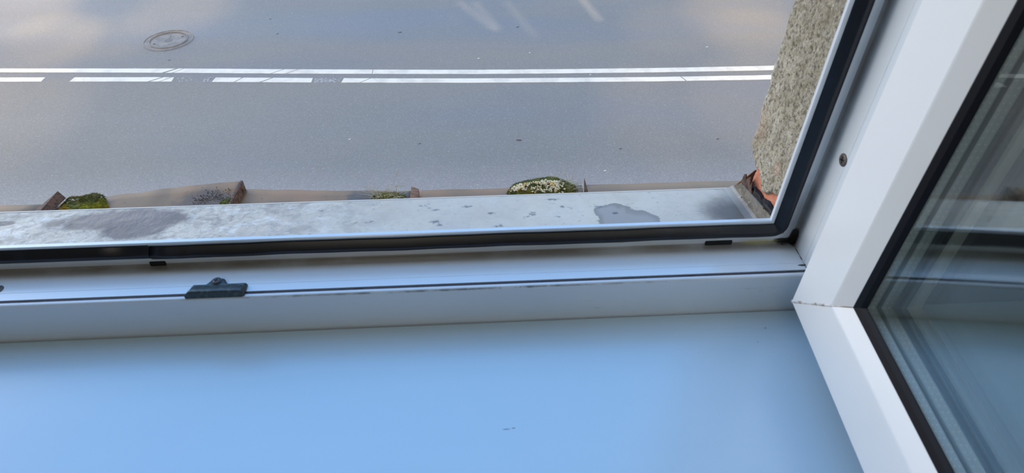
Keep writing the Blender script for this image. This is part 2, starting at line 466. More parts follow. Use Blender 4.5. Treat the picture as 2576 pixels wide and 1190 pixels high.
# asphalt
M_road = Mat('asphalt', lin(120, 120, 124), .75)
A = M_road
Xr, Yr, Zr = A.xyz()
bend = A.mapped((.10, 1.0, 1.0))
band = A.noise(.55, 3, .5, vec=bend)
g1 = A.noise(95, 4, .7); g2 = A.noise(38, 5, .65)
c = A.mix(A.ramp(band, .3, .7), lin(124, 121, 112), lin(140, 135, 125))
c = A.mix(A.ramp(A.noise(.6, 4, .6), .3, .7, 0, .4), c, lin(138, 132, 122))
c = A.mix(A.ramp(g1, .35, .65, .35, -.0), c, lin(84, 82, 80))
c = A.mix(A.ramp(g1, .60, .72, 0, .5), c, lin(196, 192, 184))
near = A.ramp(Yr, 6.6, 5.3)
c = A.mix(A.math('MULTIPLY', near, A.ramp(g1, .54, .64, 0, .6)), c, lin(220, 214, 206))
c = A.mix(A.math('MULTIPLY', near, .45), c, lin(170, 163, 162))
c = A.mix(A.math('MULTIPLY', A.ramp(A.noise(.35, 2, .5, vec=A.mapped((.5, 1.6, 1), (5, 2, 0))), .48, .62), .35), c, lin(112, 116, 124))
c = A.mix(A.math('MULTIPLY', A.ramp(g2, .56, .68), .35), c, lin(178, 172, 166))
pits = A.ramp(A.noise(11, 7, .72), .665, .70)
c = A.mix(A.math('MULTIPLY', pits, .55), c, lin(84, 84, 86))
A.base(c)
A.rough(A.ramp(band, .3, .7, .50, .72))
A.bump(A.math('ADD', g1, A.math('MULTIPLY', g2, .5)), .5, .012)
M_paint = Mat('road_paint', lin(226, 226, 222), .6)
A = M_paint
c = A.mix(A.ramp(A.noise(4, 6, .6), .4, .7), lin(226, 218, 200), lin(206, 198, 182))
c = A.mix(A.ramp(A.noise(60, 5, .7), .66, .72, 0, .7), c, lin(150, 150, 154))
A.base(c); A.bump(A.noise(90, 4), .25, .004)
M_iron = Mat('cast_iron', lin(122, 118, 112), .65, .1)
A = M_iron
c = A.mix(A.ramp(A.noise(8, 5, .6), .35, .65), lin(142, 134, 122), lin(120, 114, 106))
A.base(A.mix(A.ramp(A.noise(60, 5, .7), .6, .7, 0, .6), c, lin(84, 82, 82))); A.bump(A.noise(80, 4), .3, .004)
M_leaf = Mat('dry_leaf', lin(72, 62, 50), .8)

M_wall = Mat('room_plaster', lin(196, 200, 192), .85)
M_wall.bump(M_wall.noise(160, 4), .1, .001)
M_return = Mat('return_shade', lin(96, 94, 100), .8)  # shade on the return wall put into its dark colour
M_return.bump(M_return.noise(160, 4), .1, .001)
M_wood = Mat('room_floor', lin(190, 182, 172), .5)
M_facade = Mat('facade_render', lin(170, 160, 145), .9)
M_facade.bump(M_facade.noise(60, 5), .4, .004)

# ------------------------------------------------------------------ room shell
SX0, SX1 = -1.22, .322        # frame opening reference (u = 0)
ZT = 1.46
RX = .560                     # inner reveal plane on the right
LX = -1.245
def struct(name, mb, mat, parent=None, **k):
    o = mb.build(name, mat, parent, **k)
    if not parent: o['kind'] = 'structure'
    return o
# outer wall (room side) with the window recess
m = MB()
m.box(RX, 2.0, .09, .562, -.80, 1.9)
struct('wall_right_of_window', m, M_wall).name = 'wall_right'
m = MB(); m.box(.3425, RX, .376, .5605, -.03, ZT + .03); struct('wall_return', m, M_return)
m = MB(); m.box(-2.6, LX, .09, .562, -.80, 1.9); struct('wall_left', m, M_wall)
m = MB(); m.box(LX, RX, .09, .562, ZT + .03, 1.9); struct('wall_lintel', m, M_wall)
m = MB(); m.box(LX, RX, .09, .42, -.80, -.032); struct('wall_front', m, M_wall)
m = MB(); m.box(-2.6, 2.0, -3.6, .09, -.9, -.80); struct('floor', m, M_wood)
m = MB(); m.box(-2.6, 2.0, -3.6, .562, 1.9, 2.0); struct('ceiling', m, M_wall)
m = MB(); m.box(-2.6, 2.0, -3.7, -3.6, -.9, 2.0); struct('wall_back', m, M_wall)
m = MB(); m.box(-2.7, -2.6, -3.6, .562, -.9, 2.0); struct('wall_far_left', m, M_wall)
m = MB(); m.box(2.0, 2.1, -3.6, .562, -.9, 2.0); struct('wall_far_right', m, M_wall)

# inner window board
m = MB()
prof = [(.371, -.030), (.371, 0), (.058, 0), (.052, -.002), (.048, -.006), (.047, -.012), (.047, -.024), (.049, -.029), (.053, -.031)]
m.prism([(LX, y, z) for y, z in prof], [(RX, y, z) for y, z in prof])
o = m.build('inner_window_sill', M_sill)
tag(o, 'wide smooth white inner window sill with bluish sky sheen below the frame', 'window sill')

# ------------------------------------------------------------------ fixed window frame
win = empty('window_1', (-.45, .396, 0)); win['kind'] = 'structure'
def ring(prof, z0=0.0):
    """mitred sweep of profile (u, y) round the window rectangle"""
    L = []
    for cx, cz in ((0, 0), (1, 0), (1, 1), (0, 1)):
        L.append([((SX1 - u) if cx else (SX0 + u), y, (ZT - u) if cz else (z0 + u)) for u, y in prof])
    return L
fp = [(-.020, .3725), (.0405, .3725), (.0426, .3729), (.0436, .3737), (.0440, .3750),
      (.0440, .3759), (.0340, .3759), (.0340, .3793), (.0440, .3793),
      (.0440, .3874), (.0436, .3876), (.0440, .3878),
      (.0440, .4138), (.0444, .4145), (.0500, .4145), (.0503, .4137), (.0556, .4137), (.0556, .4160),
      (.0640, .4160), (.0668, .4150), (.0690, .4146), (.0700, .4156), (.0696, .4195), (.0680, .4210), (-.020, .4210)]
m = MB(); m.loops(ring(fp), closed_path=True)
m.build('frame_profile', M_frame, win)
# outline of a dark strip standing in for shade in the hardware groove
gp = [(.0330, .3757), (.0350, .3757), (.0350, .3795), (.0330, .3795)]
# rubber seal, swept with rounded outer corners, cut where its ends meet
gprof = [(.0548, .4150), (.0548, .4132), (.0550, .4116), (.0556, .4104), (.0568, .4095), (.0584, .4090), (.0600, .4090), (.0610, .4094), (.0660, .4138), (.0674, .4152), (.0664, .4165)]
UC = .0676
def seal_stations():
    xl, xr, zb, zt = SX0 + UC, SX1 - UC, UC, ZT - UC
    xj = -.287
    def side(f, du=0): return f
    L = []
    def add(fx, du=0): L.append([fx(u - du, y) for u, y in gprof])
    def bottom(x, du): add(lambda u, y: (x, y, u), du)
    n = 40
    bottom(xj, 0)
    for i in range(1, n): bottom(xj + (xr - xj) * i / n, .00035 * math.sin(i * .5) + .0002 * math.sin(i * 1.31))
    bottom(xr, 0)
    for i in range(1, 8):
        a = PI / 2 * i / 8
        add(lambda u, y, a=a: (xr + (UC - u) * math.sin(a), y, zb - (UC - u) * math.cos(a)))
    for i in range(0, 25): add(lambda u, y, t=i / 24: (SX1 - u, y, zb + (zt - zb) * t))
    for i in range(1, 8):
        a = PI / 2 * i / 8
        add(lambda u, y, a=a: (xr + (UC - u) * math.cos(a), y, zt + (UC - u) * math.sin(a)))
    for i in range(0, 9): add(lambda u, y, t=i / 8: (xr + (xl - xr) * t, y, ZT - u))
    for i in range(1, 8):
        a = PI / 2 * i / 8
        add(lambda u, y, a=a: (xl - (UC - u) * math.sin(a), y, zt + (UC - u) * math.cos(a)))
    for i in range(0, 9): add(lambda u, y, t=i / 8: (SX0 + u, y, zt + (zb - zt) * t))
    for i in range(1, 8):
        a = PI / 2 * i / 8
        add(lambda u, y, a=a: (xl - (UC - u) * math.cos(a), y, zb - (UC - u) * math.sin(a)))
    for i in range(0, 21): add(lambda u, y, t=i / 20: (xl + (xj - .0008 - xl) * t, y, u), -.0011 * min(1, i / 12))
    return L
m = MB(); m.loops(seal_stations())
m.build('rubber_seal', M_rubber, win, smooth=True)
# drainage slots
for x0, x1, nm in ((.197, .2215, 'drain_slot'), (-.2935, -.2800, 'drain_slot')):
    m = MB(); m.box(x0, x1, .4128, .4160, .0448, .0493)
    m.build(nm, M_dark, win, bevel=.0008)
# added dark strip standing in for the shade inside the groove
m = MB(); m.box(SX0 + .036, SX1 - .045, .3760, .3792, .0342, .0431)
m.build('groove_shade_strip', M_groove, win)

def screw(c, axis, up, r, parent, name='screw'):
    """countersunk cross-head screw, head face at c facing axis"""
    c = Vector(c); a = Vector(axis).normalized(); u = Vector(up).normalized(); v = a.cross(u)
    mb = MB(); n = 28; L = []
    for rr, h in ((1.0, -.0004), (1.0, .0003), (.90, .0008), (.5, .0010), (.10, .0010)):
        L.append([c + a * h + (u * math.cos(t) + v * math.sin(t)) * r * rr for t in [2 * PI * k / n for k in range(n)]])
    mb.loops(L)
    head = mb.build(name, M_screw, parent, smooth=True)
    mb = MB()
    for p, q in ((u, v), (v, u)):
        l, w = r * .55, r * .13
        pts = [c + a * .0009 + p * (l * s) + q * (w * t) for s, t in ((-1, -1), (1, -1), (1, 1), (-1, 1))]
        mb.prism(pts, [x + a * .0003 for x in pts])
    mb.build('cross_recess', M_dark, head)
    return head
screw((.2779, .3922, .1505), (-1, 0, 0), (0, .35, 1), .0052, win)
screw((-.4125, .3925, .0440), (0, 0, 1), (1, .3, 0), .0046, win)

# lock striker on the groove
st = empty('lock_striker', (-.228, .3775, .044))
def P(x, y, z): return (x, y, z)
# body : plan outline extruded, with sloped shoulders
def body(zs, pts): return [(x, y, zs) for x, y in pts]
base_o = [(-.2515, .3745), (-.2505, .3728), (-.2050, .3728), (-.2030, .3745), (-.2030, .3860), (-.2195, .3862), (-.2200, .3870), (-.2235, .3925), (-.2330, .3925), (-.2362, .3870), (-.2375, .3860), (-.2478, .3860), (-.2495, .3825)]
top_o = [(-.2485, .3765), (-.2480, .3745), (-.2065, .3745), (-.2050, .3765), (-.2040, .3850), (-.2200, .3846), (-.2214, .3868), (-.2248, .3912), (-.2322, .3912), (-.2346, .3868), (-.2364, .3846), (-.2465, .3846), (-.2475, .3820)]
m = MB()
m.loops([body(.0438, base_o), body(.0462, base_o), body(.0486, top_o)])
m.build('striker_body', M_zamak, st, bevel=.0006)
m = MB()
rs = [(.3729, .0440), (.3732, .0505), (.3738, .0515), (.3762, .0517), (.3800, .0502), (.3848, .0478), (.3855, .0465), (.3855, .0440)]
def rsec(x, k, ky): return [(x, .3729 + (y - .3729) * ky, .044 + (z - .044) * k) for y, z in rs]
m.loops([rsec(-.2512, .45, .45), rsec(-.2475, .92, .72), rsec(-.2455, 1, 1), rsec(-.2110, 1, 1), rsec(-.2060, .93, .98), rsec(-.2045, .80, .95)])
m.build('striker_ridge', M_zamak, st, bevel=.0004)
m = MB(); m.cyl((-.2285, .3878, .0484), (0, 0, 1), .0041, .0008, 28)
m.build('screw_boss', M_zamak, st)
screw((-.2285, .3876, .0492), (0, 0, 1), (.2, 1, 0), .0032, st)
tag(st, 'dark grey metal lock striker screwed over the groove of the lower frame', 'window hardware')

# ------------------------------------------------------------------ open sash on the right
A0 = R(3.8)
SP = Vector((.2433, .3347, .054))
SD = Vector((-math.sin(A0), -math.cos(A0), 0)); SN = Vector((math.cos(A0), -math.sin(A0), 0))
SL, SH = .70, ZT - .054 - .045
sash = empty('window_sash', SP)
def sring(prof, inset=0):
    L = []
    for cx, cz in ((0, 0), (1, 0), (1, 1), (0, 1)):
        L.append([SP + SD * ((SL - w) if cx else w) + SN * d + Vector((0, 0, (SH - w) if cz else w)) for w, d in prof])
    return L
sp_ = [(.0000, .0012), (.0012, 0), (.0460, 0), (.0472, .0004), (.0590, .0060), (.0600, .0085), (.0520, .0090), (.0520, .0360),
       (.0600, .0360), (.0600, .0385), (.0500, .0480), (.0490, .0600), (.0480, .0620), (-.0080, .0620), (-.0095, .0600), (-.0095, .0480), (-.0080, .0470), (0, .0470),
       (0, .0300), (.006, .0300), (.006, .0180), (0, .0180)]
m = MB(); m.loops(sring(sp_), closed_path=True)
m.build('sash_profile', M_sash, sash)
gs = [(.0585, .0062), (.0600, .0058), (.0640, .0072), (.0664, .0094), (.0664, .0100), (.0560, .0100), (.0560, .0072)]
m = MB(); m.loops(sring(gs), closed_path=True); m.build('outer_glazing_seal', M_rubmat, sash)
gs = [(.0560, .0352), (.0635, .0354), (.0635, .0385), (.0560, .0410)]
m = MB(); m.loops(sring(gs), closed_path=True); m.build('inner_glazing_seal', M_rubmat, sash)
gs = [(.0522, .0092), (.0544, .0092), (.0544, .0356), (.0522, .0356)]
m = MB(); m.loops(sring(gs), closed_path=True); m.build('edge_sealant', M_rubmat, sash)
def slab(w, d0, d1):
    q = sring([(w, d0), (w, d1)])
    a = [l[0] for l in q]; b = [l[1] for l in q]
    mb = MB(); mb.prism(a, b); return mb
for d0, d1 in ((.0102, .0140), (.0205, .0240), (.0310, .0350)):
    slab(.0545, d0, d1).build('glass_pane', M_glass, sash)
def spacer(d0, d1, ws):
    verts, faces, uvs = [], [], []
    pr_ = [(ws - .006, d0), (ws, d0), (ws, d1), (ws - .006, d1)]
    L = sring(pr_)
    mb = MB(); mb.loops(L, closed_path=True)
    o = mb.build('spacer_bar', M_spacer, sash)
    me = o.data; uvl = me.uv_layers.new(name='UVMap')
    for p in me.polygons:
        for li in p.loop_indices:
            co = me.vertices[me.loops[li].vertex_index].co
            q = co - Vector((0, 0, 0))
            rel = q - SP if True else q
            al = rel.dot(SD); z = rel.z; d = rel.dot(SN)
            run = al if abs(p.normal.z) > .5 else z
            uvl.data[li].uv = (run / .0042, (d - d0) / (d1 - d0))
    return o
spacer(.0141, .0204, .0605)
spacer(.0241, .0309, .0605)
# weld seam of the corner
m = MB()
def sp3(w, z, d): return SP + SD * w + SN * d + Vector((0, 0, z))
for (w0, d0), (w1, d1) in (((0.0006, -.0001), (.0466, -.0001)), ((.0466, -.0001), (.0592, .0059))):
    h0, h1 = .0009, .0006
    if w0 > .01: h0 = h1 = .0003
    a = [sp3(w0 - h0, w0 + h0, d0), sp3(w0, w0, d0 - .0003), sp3(w0 + h0, w0 - h0, d0), sp3(w0, w0, d0 + .001)]
    b = [sp3(w1 - h1, w1 + h1, d1), sp3(w1, w1, d1 - .0003), sp3(w1 + h1, w1 - h1, d1), sp3(w1, w1, d1 + .001)]
    m.prism(a, b)
m.build('corner_weld', M_weld, sash)
tag(sash, 'white framed glazed window sash swung open into the room at right', 'window')

# ------------------------------------------------------------------ outer metal sill
EX = .289
def sz(y): return -.0074 - .169 * (y - .5034)
os_ = empty('outer_window_sill', (-.45, .50, sz(.5)))
m = MB()
t = .0012
L = []
xs = [LX, -.6, -.3, 0, .15, .22, EX - .010, EX - .0035, EX - .0010, EX]
def zoff(x):
    if x <= EX - .010: return 0
    k = (x - (EX - .010)) / .010
    return .0052 * k * k
ys = [.424, .5, .577]
prof_y = [(.424, 0), (.5763, 0), (.5775, -.0008), (.5778, -.0030), (.5778, -.0260), (.5818, -.0300)]
for x in xs:
    top = [(x, y, sz(min(y, .5763)) + dz + zoff(x)) for y, dz in prof_y]
    bot = [(x, y - t, z - t) for (_, y, z) in reversed(top)]
    L.append(top + bot)
m.loops(L)
m.build('sill_sheet', M_osill, os_)
# turned-up end
m = MB()
up = [(.424, sz(.424)), (.424, sz(.424) + .024), (.472, .0211), (.560, .0010), (.5755, sz(.5755) + .003), (.5765, sz(.5763))]
m.prism([(EX - .0006, y, z) for y, z in up], [(EX + .0008, y, z) for y, z in up])
m.build('upturned_end', M_osill, os_)
# pale front rim
m = MB(); m.box(LX, EX - .004, .5762, .5780, sz(.577) - .0012, sz(.577) + .0004); m.build('front_rim', M_osilledge, os_)
tag(os_, 'weathered pale grey sheet metal outer window sill with damp stains and folded end', 'window sill')

# wall under the outer sill and around the window outside
m = MB(); m.box(-8, LX, .562, .575, -4.1, 5); m.box(LX, .30, .42, .560, -4.1, -.06)
struct('wall_outside', m, M_facade)

# ------------------------------------------------------------------ roughcast reveal on the right, with broken lower edge
def build_plaster():
    pts = []
    s0 = [(.2925, y) for y in [.4212 + (.566 - .4212) * i / 78 for i in range(79)]]
    arc = [(.2925 + .009 * (1 - math.cos(a)), .566 + .009 * math.sin(a)) for a in [PI / 2 * i / 7 for i in range(1, 8)]]
    s1 = [(.3015 + .02 * i, .575) for i in range(1, 6)] + [(.6, .575), (1.2, .575), (3.0, .575)]
    prof = s0 + arc + s1
    zs_top = [.30 + .01 * i for i in range(1, 6)] + [.5, .8, 1.2, 2.2]
    ncol = len(prof)
    def zbot(y, x):
        # broken lower edge of the plaster
        if x > .30: b = .036
        else:
            K = [(.42, .075), (.458, .058), (.468, .036), (.482, .036), (.494, .036), (.503, .0285), (.512, .021), (.521, .018), (.527, .028), (.536, .0315), (.552, .030), (.560, .034), (.567, .041), (.575, .048)]
            b = K[0][1]
            for (a, p), (c, q) in zip(K, K[1:]):
                if a <= y <= c: b = p + (q - p) * (y - a) / (c - a)
            if y > .575: b = .048
        return b + .0022 * fbm((y * 160, x * 60, 1.3), 4)
    rows = []
    nz = 170
    for k in range(nz + len(zs_top)):
        row = []
        for x, y in prof:
            b = zbot(y, x)
            z = b + (.30 - b) * k / (nz - 1) if k < nz else zs_top[k - nz]
            h = .0016 * fbm((x * 70, y * 70, z * 70), 5) + .0012 * fbm((x * 260, y * 260, z * 260), 3) + .0016 * fbm((x * 18, y * 18, z * 18), 2)
            nx, ny = (-1, 0) if y <= .566 else ((0, 1) if x > .3015 else Vector((-(.3015 - x) / .009, (y - .566) / .009)).normalized())
            if k == 0: h -= .006
            if k == 1: h -= .0015
            if y < .425: h *= .2
            row.append((x + nx * h, y + ny * h, z))
        rows.append(row)
    v = [p for r in rows for p in r]; f = []
    for a in range(len(rows) - 1):
        for i in range(ncol - 1):
            f.append((a * ncol + i, a * ncol + i + 1, (a + 1) * ncol + i + 1, (a + 1) * ncol + i))
    return link_mesh('wall_plaster', v, f, M_plaster, smooth=True)
o = build_plaster(); o.name = 'wall_reveal'; o['kind'] = 'structure'
# brick core
def rough_box(x0, x1, y0, y1, z0, z1, nx, ny, nz, amp, freq):
    bm = bmesh.new(); bmesh.ops.create_cube(bm, size=1)
    bmesh.ops.subdivide_edges(bm, edges=bm.edges[:], cuts=max(nx, ny, nz), use_grid_fill=True)
    mb = MB()
    for v in bm.verts:
        p = Vector((x0 + (v.co.x + .5) * (x1 - x0), y0 + (v.co.y + .5) * (y1 - y0), z0 + (v.co.z + .5) * (z1 - z0)))
        p += Vector((fbm(p * freq), fbm(p * freq + Vector((9, 1, 3))), fbm(p * freq + Vector((3, 7, 1))))) * amp
        mb.v.append(tuple(p))
    bm.verts.index_update()
    for f in bm.faces: mb.f.append(tuple(v.index for v in f.verts))
    bm.free(); return mb
mb = rough_box(.2955, .330, .4300, .5480, -.06, .066, 40, 40, 40, .0022, 60)
o = mb.build('wall_brick', M_brick, smooth=True); o['kind'] = 'structure'
# dark mortar gap beside the turned-up end
mb = rough_box(.2900, .2965, .450, .548, -.03, .006, 24, 24, 24, .003, 110)
v2 = []
for (x, y, z) in mb.v:
    v2.append((x, y, z + (.560 - y) * .235))
mb.v = v2
o = mb.build('wall_joint', M_dark, smooth=True); o['kind'] = 'structure'

# ------------------------------------------------------------------ rusted corner flashing at the foot of the reveal
fl = empty('corner_flashing', (.30, .56, -.1))
def jag_sheet(pts, thick, mat, parent, name, x=None):
    mb = MB(); mb.prism(pts, [(p[0] + thick[0], p[1] + thick[1], p[2] + thick[2]) for p in pts]); return mb.build(name, mat, parent)
f1 = [(.2890, .5640, -.45), (.2890, .5640, -.006), (.2885, .5600, .006), (.2882, .5575, .0150), (.2884, .5550, .0165), (.2886, .5515, .0110), (.2886, .5480, .0165), (.2888, .5435, .0215), (.2890, .5405, .0120), (.2890, .5370, .0200), (.2890, .5340, .0100), (.2893, .530, .006), (.2893, .530, -.45)]
jag_sheet(f1, (.0014, 0, 0), M_rustdark, fl, 'torn_edge')
f2 = [(.2890, .5776, -.45), (.2890, .5776, -.020), (.31, .5776, .004), (.36, .5776, .016), (1.2, .5776, .016), (1.2, .5776, -.45)]
jag_sheet(f2, (0, .0014, 0), M_rust, fl, 'wall_apron')
tag(fl, 'torn rusty flashing at the foot of the roughcast reveal beside the sill end', 'flashing')

# ------------------------------------------------------------------ cornice of rusty sheets below
corn = empty('sheet_metal_cornice', (-.2, .9, -.45))
def sheet(edge, name, zin=-.400, yin=.578):
    """edge: list of (x, y, z) along the outer rim; the sheet runs back to the wall"""
    NY = 26
    mb = MB(); L = []
    # resample rim
    E = []
    n = 36
    xs_ = [p[0] for p in edge]
    for i in range(n + 1):
        x = edge[0][0] + (edge[-1][0] - edge[0][0]) * i / n
        for a, b in zip(edge, edge[1:]):
            if a[0] <= x <= b[0] + 1e-9:
                k = (x - a[0]) / (b[0] - a[0]); k = k * k * (3 - 2 * k)
                E.append((x, a[1] + (b[1] - a[1]) * k, a[2] + (b[2] - a[2]) * k)); break
    for (x, y, z) in E:
        l = []
        for j in range(NY + 1):
            t = j / NY
            yy = yin + (y - yin) * t
            flat = zin + (-.452 - zin) * t
            lift = (z + .452) * max(0, (t - .80) / .20) ** 1.6
            zz = flat + lift + .0016 * fbm((x * 9, yy * 9, 0), 3)
            l.append((x, yy, zz))
        l += [(x, y + .0012, z - .002), (x, y + .0012, z - .020), (x, y - .004, z - .026)]
        L.append(l)
    k = len(L[0]); V = [p for l in L for p in l]; F = []
    for a in range(len(L) - 1):
        for i in range(k - 1):
            F.append((a * k + i, a * k + i + 1, (a + 1) * k + i + 1, (a + 1) * k + i))
    o = link_mesh('sheet_panel', V, F, M_corn, corn, smooth=True)
    s = o.modifiers.new('thick', 'SOLIDIFY'); s.thickness = .0012; s.offset = -1
    return o
SHEETS = [
    [(-3.0, 1.150, -.452), (-1.38, 1.150, -.452), (-1.06, 1.1505, -.452), (-.962, 1.146, -.452)],
    [(-.955, 1.150, -.452), (-.87, 1.163, -.452), (-.80, 1.1765, -.452), (-.71, 1.179, -.443), (-.645, 1.177, -.434), (-.5445, 1.179, -.430)],
    [(-.5415, 1.179, -.452), (-.46, 1.172, -.452), (-.30, 1.160, -.452), (-.166, 1.153, -.452)],
    [(-.150, 1.154, -.452), (.045, 1.1505, -.452), (.222, 1.153, -.452)],
    [(.230, 1.153, -.452), (.48, 1.151, -.452), (.58, 1.150, -.452), (.75, 1.150, -.452)],
    [(.76, 1.150, -.452), (3.0, 1.150, -.452)]]
for e in SHEETS: sheet(e, 's')
def seam(pts_bot, pts_top, w=.004, mat=None):
    """standing seam: upright strip with thickness"""
    mb = MB()
    poly = list(pts_bot) + list(reversed(pts_top))
    mb.prism(poly, [(p[0] + w, p[1] + .0005, p[2]) for p in poly])
    return mb.build('standing_seam', mat or M_rust, corn)
# seam at far left: torn up and leaning
mb = MB()
a = [(-.990, .60, -.400), (-.930, .60, -.372), (-.922, .60, -.376), (-.970, .60, -.402)]
b = [(-.978, 1.118, -.449), (-.9275, 1.150, -.4190), (-.9170, 1.148, -.4370), (-.950, 1.140, -.4500)]
a2 = [(-.985, .95, -.434), (-.929, .95, -.407), (-.920, .95, -.412), (-.960, .95, -.436)]
mb.loops([a, a2, b]); mb.build('standing_seam', M_rustdark, corn)
mb = MB(); mb.box(-.9265, -.9215, 1.1478, 1.1500, -.4330, -.4318); mb.build('fold_slit', M_dark, corn)
# seam beside the curled sheet
mb = MB()
a = [(-.5470, .60, -.402), (-.5455, .60, -.378), (-.5415, .60, -.378), (-.5400, .60, -.402)]
b = [(-.5475, 1.179, -.4530), (-.5462, 1.181, -.4290), (-.5420, 1.181, -.4296), (-.5405, 1.179, -.4530)]
mb.loops([a, b]); mb.build('standing_seam', M_rustdark, corn)
mb = MB(); mb.prism([(-.5422, 1.158, -.430), (-.5422, 1.178, -.430), (-.5365, 1.170, -.436), (-.5375, 1.160, -.442)], [(-.5420, 1.158, -.434), (-.5420, 1.178, -.434), (-.5370, 1.170, -.439), (-.5380, 1.160, -.446)])
mb.build('folded_tab', M_rustdark, corn)
# third: bent over flat
mb = MB()
a = [(-.163, .60, -.400), (-.160, .60, -.388), (-.150, .60, -.388), (-.146, .60, -.400)]
b = [(-.161, 1.128, -.4480), (-.1640, 1.151, -.4390), (-.1480, 1.1475, -.4430), (-.1445, 1.128, -.4500)]
mb.loops([a, b]); mb.build('standing_seam', M_rust, corn)
# fourth: thin upright edge
mb = MB()
a = [(.222, .60, -.402), (.2235, .60, -.372), (.2255, .60, -.372), (.230, .60, -.402)]
b = [(.2225, 1.120, -.4500), (.2250, 1.148, -.4290), (.2262, 1.148, -.4300), (.2310, 1.120, -.4500)]
mb.loops([a, b]); mb.build('standing_seam', M_rustdark, corn)
tag(corn, 'brown rusty sheet metal cornice ledge with buckled seams below the outer window sill', 'cornice')

# ------------------------------------------------------------------ moss and grass on the cornice
def green(name, cols, sc=60):
    m = Mat(name, cols[0], .9)
    n = m.noise(sc, 4)
    c = m.mix(m.ramp(n, .35, .65), cols[0], cols[1])
    if len(cols) > 2: c = m.mix(m.ramp(m.noise(sc * .4, 3), .5, .65), c, cols[2])
    m.base(c); return m
M_moss = green('moss_yellow_green', (lin(150, 146, 34), lin(112, 112, 26), lin(190, 146, 52)), 45)
M_mossdk = green('moss_dark', (lin(96, 98, 34), lin(66, 72, 24), lin(116, 108, 44)), 50)
M_straw = green('dry_straw', (lin(196, 188, 160), lin(166, 152, 112)), 90)
M_cream = green('cream_bloom', (lin(236, 224, 180), lin(226, 220, 204), lin(224, 190, 120)), 160)
def ground(x, y):
    return -.400 - .052 * (y - .578) / .575
def mound(mb, c, r, amp, seed, n=26, pw=1.0):
    L = []
    rng = seed * 3.1
    for j in range(n + 1):
        ph = PI / 2 * j / n
        row = []
        for i in range(2 * n):
            th = 2 * PI * i / (2 * n)
            d = Vector((math.cos(th) * math.cos(ph), math.sin(th) * math.cos(ph), math.sin(ph) ** pw))
            k = 1 + amp * fbm((d.x * 2 + rng, d.y * 2, d.z * 2), 4)
            row.append((c[0] + d.x * r[0] * k, c[1] + d.y * r[1] * k, c[2] + d.z * r[2] * k))
        L.append(row)
    mb.loops(L, caps=True)
def surf(c, r, th, ph, amp, seed):
    d = Vector((math.cos(th) * math.cos(ph), math.sin(th) * math.cos(ph), math.sin(ph)))
    k = 1 + amp * fbm((d.x * 2 + seed * 3.1, d.y * 2, d.z * 2), 4)
    return Vector((c[0] + d.x * r[0] * k, c[1] + d.y * r[1] * k, c[2] + d.z * r[2] * k)), Vector((d.x / r[0], d.y / r[1], d.z / r[2])).normalized()
def blade(mb, p, d, l, w, curl, n=3):
    """thin three-sided tapering blade"""
    d = d.normalized(); side = d.orthogonal().normalized()
    side = Matrix.Rotation(random.uniform(0, 6.28), 3, d) @ side
    pts = [p + d * (l * k / n) + curl * (l * (k / n) ** 2) for k in range(n + 1)]
    mb.tube(pts, w, 3, w * .25)
def tufts(mb, c, r, amp, seed, cnt, l, w, phr=(.15, 1.5), spread=.5, thr=(0, 2 * PI)):
    for _ in range(cnt):
        th = random.uniform(*thr); ph = math.asin(random.uniform(math.sin(phr[0]), math.sin(phr[1])))
        p, nn = surf(c, r, th, ph, amp, seed)
        d = nn + Vector((random.gauss(0, spread), random.gauss(0, spread), random.gauss(0, spread) * .6))
        blade(mb, p - nn * l * .3, d, l * random.uniform(.6, 1.3), w, Vector((random.gauss(0, .3), random.gauss(0, .3), -.2)), 2)
def straw(mb, x, y, z, ang, elev, l, w=.0005, sag=.35, n=7):
    d = Vector((math.cos(ang) * math.cos(elev), math.sin(ang) * math.cos(elev), math.sin(elev)))
    pts = [Vector((x, y, z)) + d * (l * k / n) + Vector((0, 0, -sag * l * (k / n) ** 2)) for k in range(n + 1)]
    mb.tube(pts, w, 4, w * .4)

# cushion at the far left
t = empty('moss_cushion', (-.868, 1.128, ground(-.87, 1.128)))
gz = t.location.z
mb = MB()
for c, r in (((-.885, 1.120, gz), (.030, .026, .021)), ((-.862, 1.132, gz), (.030, .024, .020)), ((-.842, 1.120, gz), (.020, .022, .012))):
    mound(mb, c, r, .22, c[0] * 10)
mb.build('moss_body', M_mossdk, t, smooth=True)
mb = MB()
for c, r in (((-.890, 1.130, gz), (.030, .026, .024)), ((-.862, 1.138, gz), (.030, .026, .022))): tufts(mb, c, r, .22, c[0] * 10, 1500, .0035, .0006)
tag(mb.build('dark_moss_shoots', M_mossdk, t), kind='stuff')
mb = MB()
for c, r in (((-.893, 1.112, gz), (.026, .022, .020)), ((-.864, 1.116, gz), (.030, .022, .0195)), ((-.840, 1.122, gz), (.018, .024, .018))): mound(mb, c, (r[0] * .95, r[1] * .95, r[2] * .95), .22, c[0] * 10, 14); tufts(mb, c, r, .22, c[0] * 10, 1500, .003, .0006)
tag(mb.build('yellow_moss_shoots', M_moss, t), kind='stuff')
mb = MB()
for _ in range(22): straw(mb, -.90 + random.gauss(0, .012), 1.108 + random.gauss(0, .006), gz + .010, random.uniform(0, 6.28), random.uniform(.1, .8), random.uniform(.012, .03), .0004)
mb.build('dry_stems', M_straw, t)
tag(t, 'yellow green moss cushion beside the torn seam at the left of the ledge', 'moss')

# small patch beside the second seam
t = empty('moss_patch', (-.562, 1.116, ground(0, 1.116) + .0065))
gz = t.location.z
mb = MB(); mound(mb, (-.562, 1.116, gz), (.016, .012, .0065), .3, 4); mb.build('moss_body', M_mossdk, t, smooth=True)
mb = MB(); tufts(mb, (-.562, 1.116, gz), (.016, .012, .0065), .3, 4, 380, .004, .0006); tag(mb.build('moss_shoots', M_mossdk, t), kind='stuff')
tag(t, 'tiny dark moss patch in the corner of the buckled sheet beside its seam', 'moss')

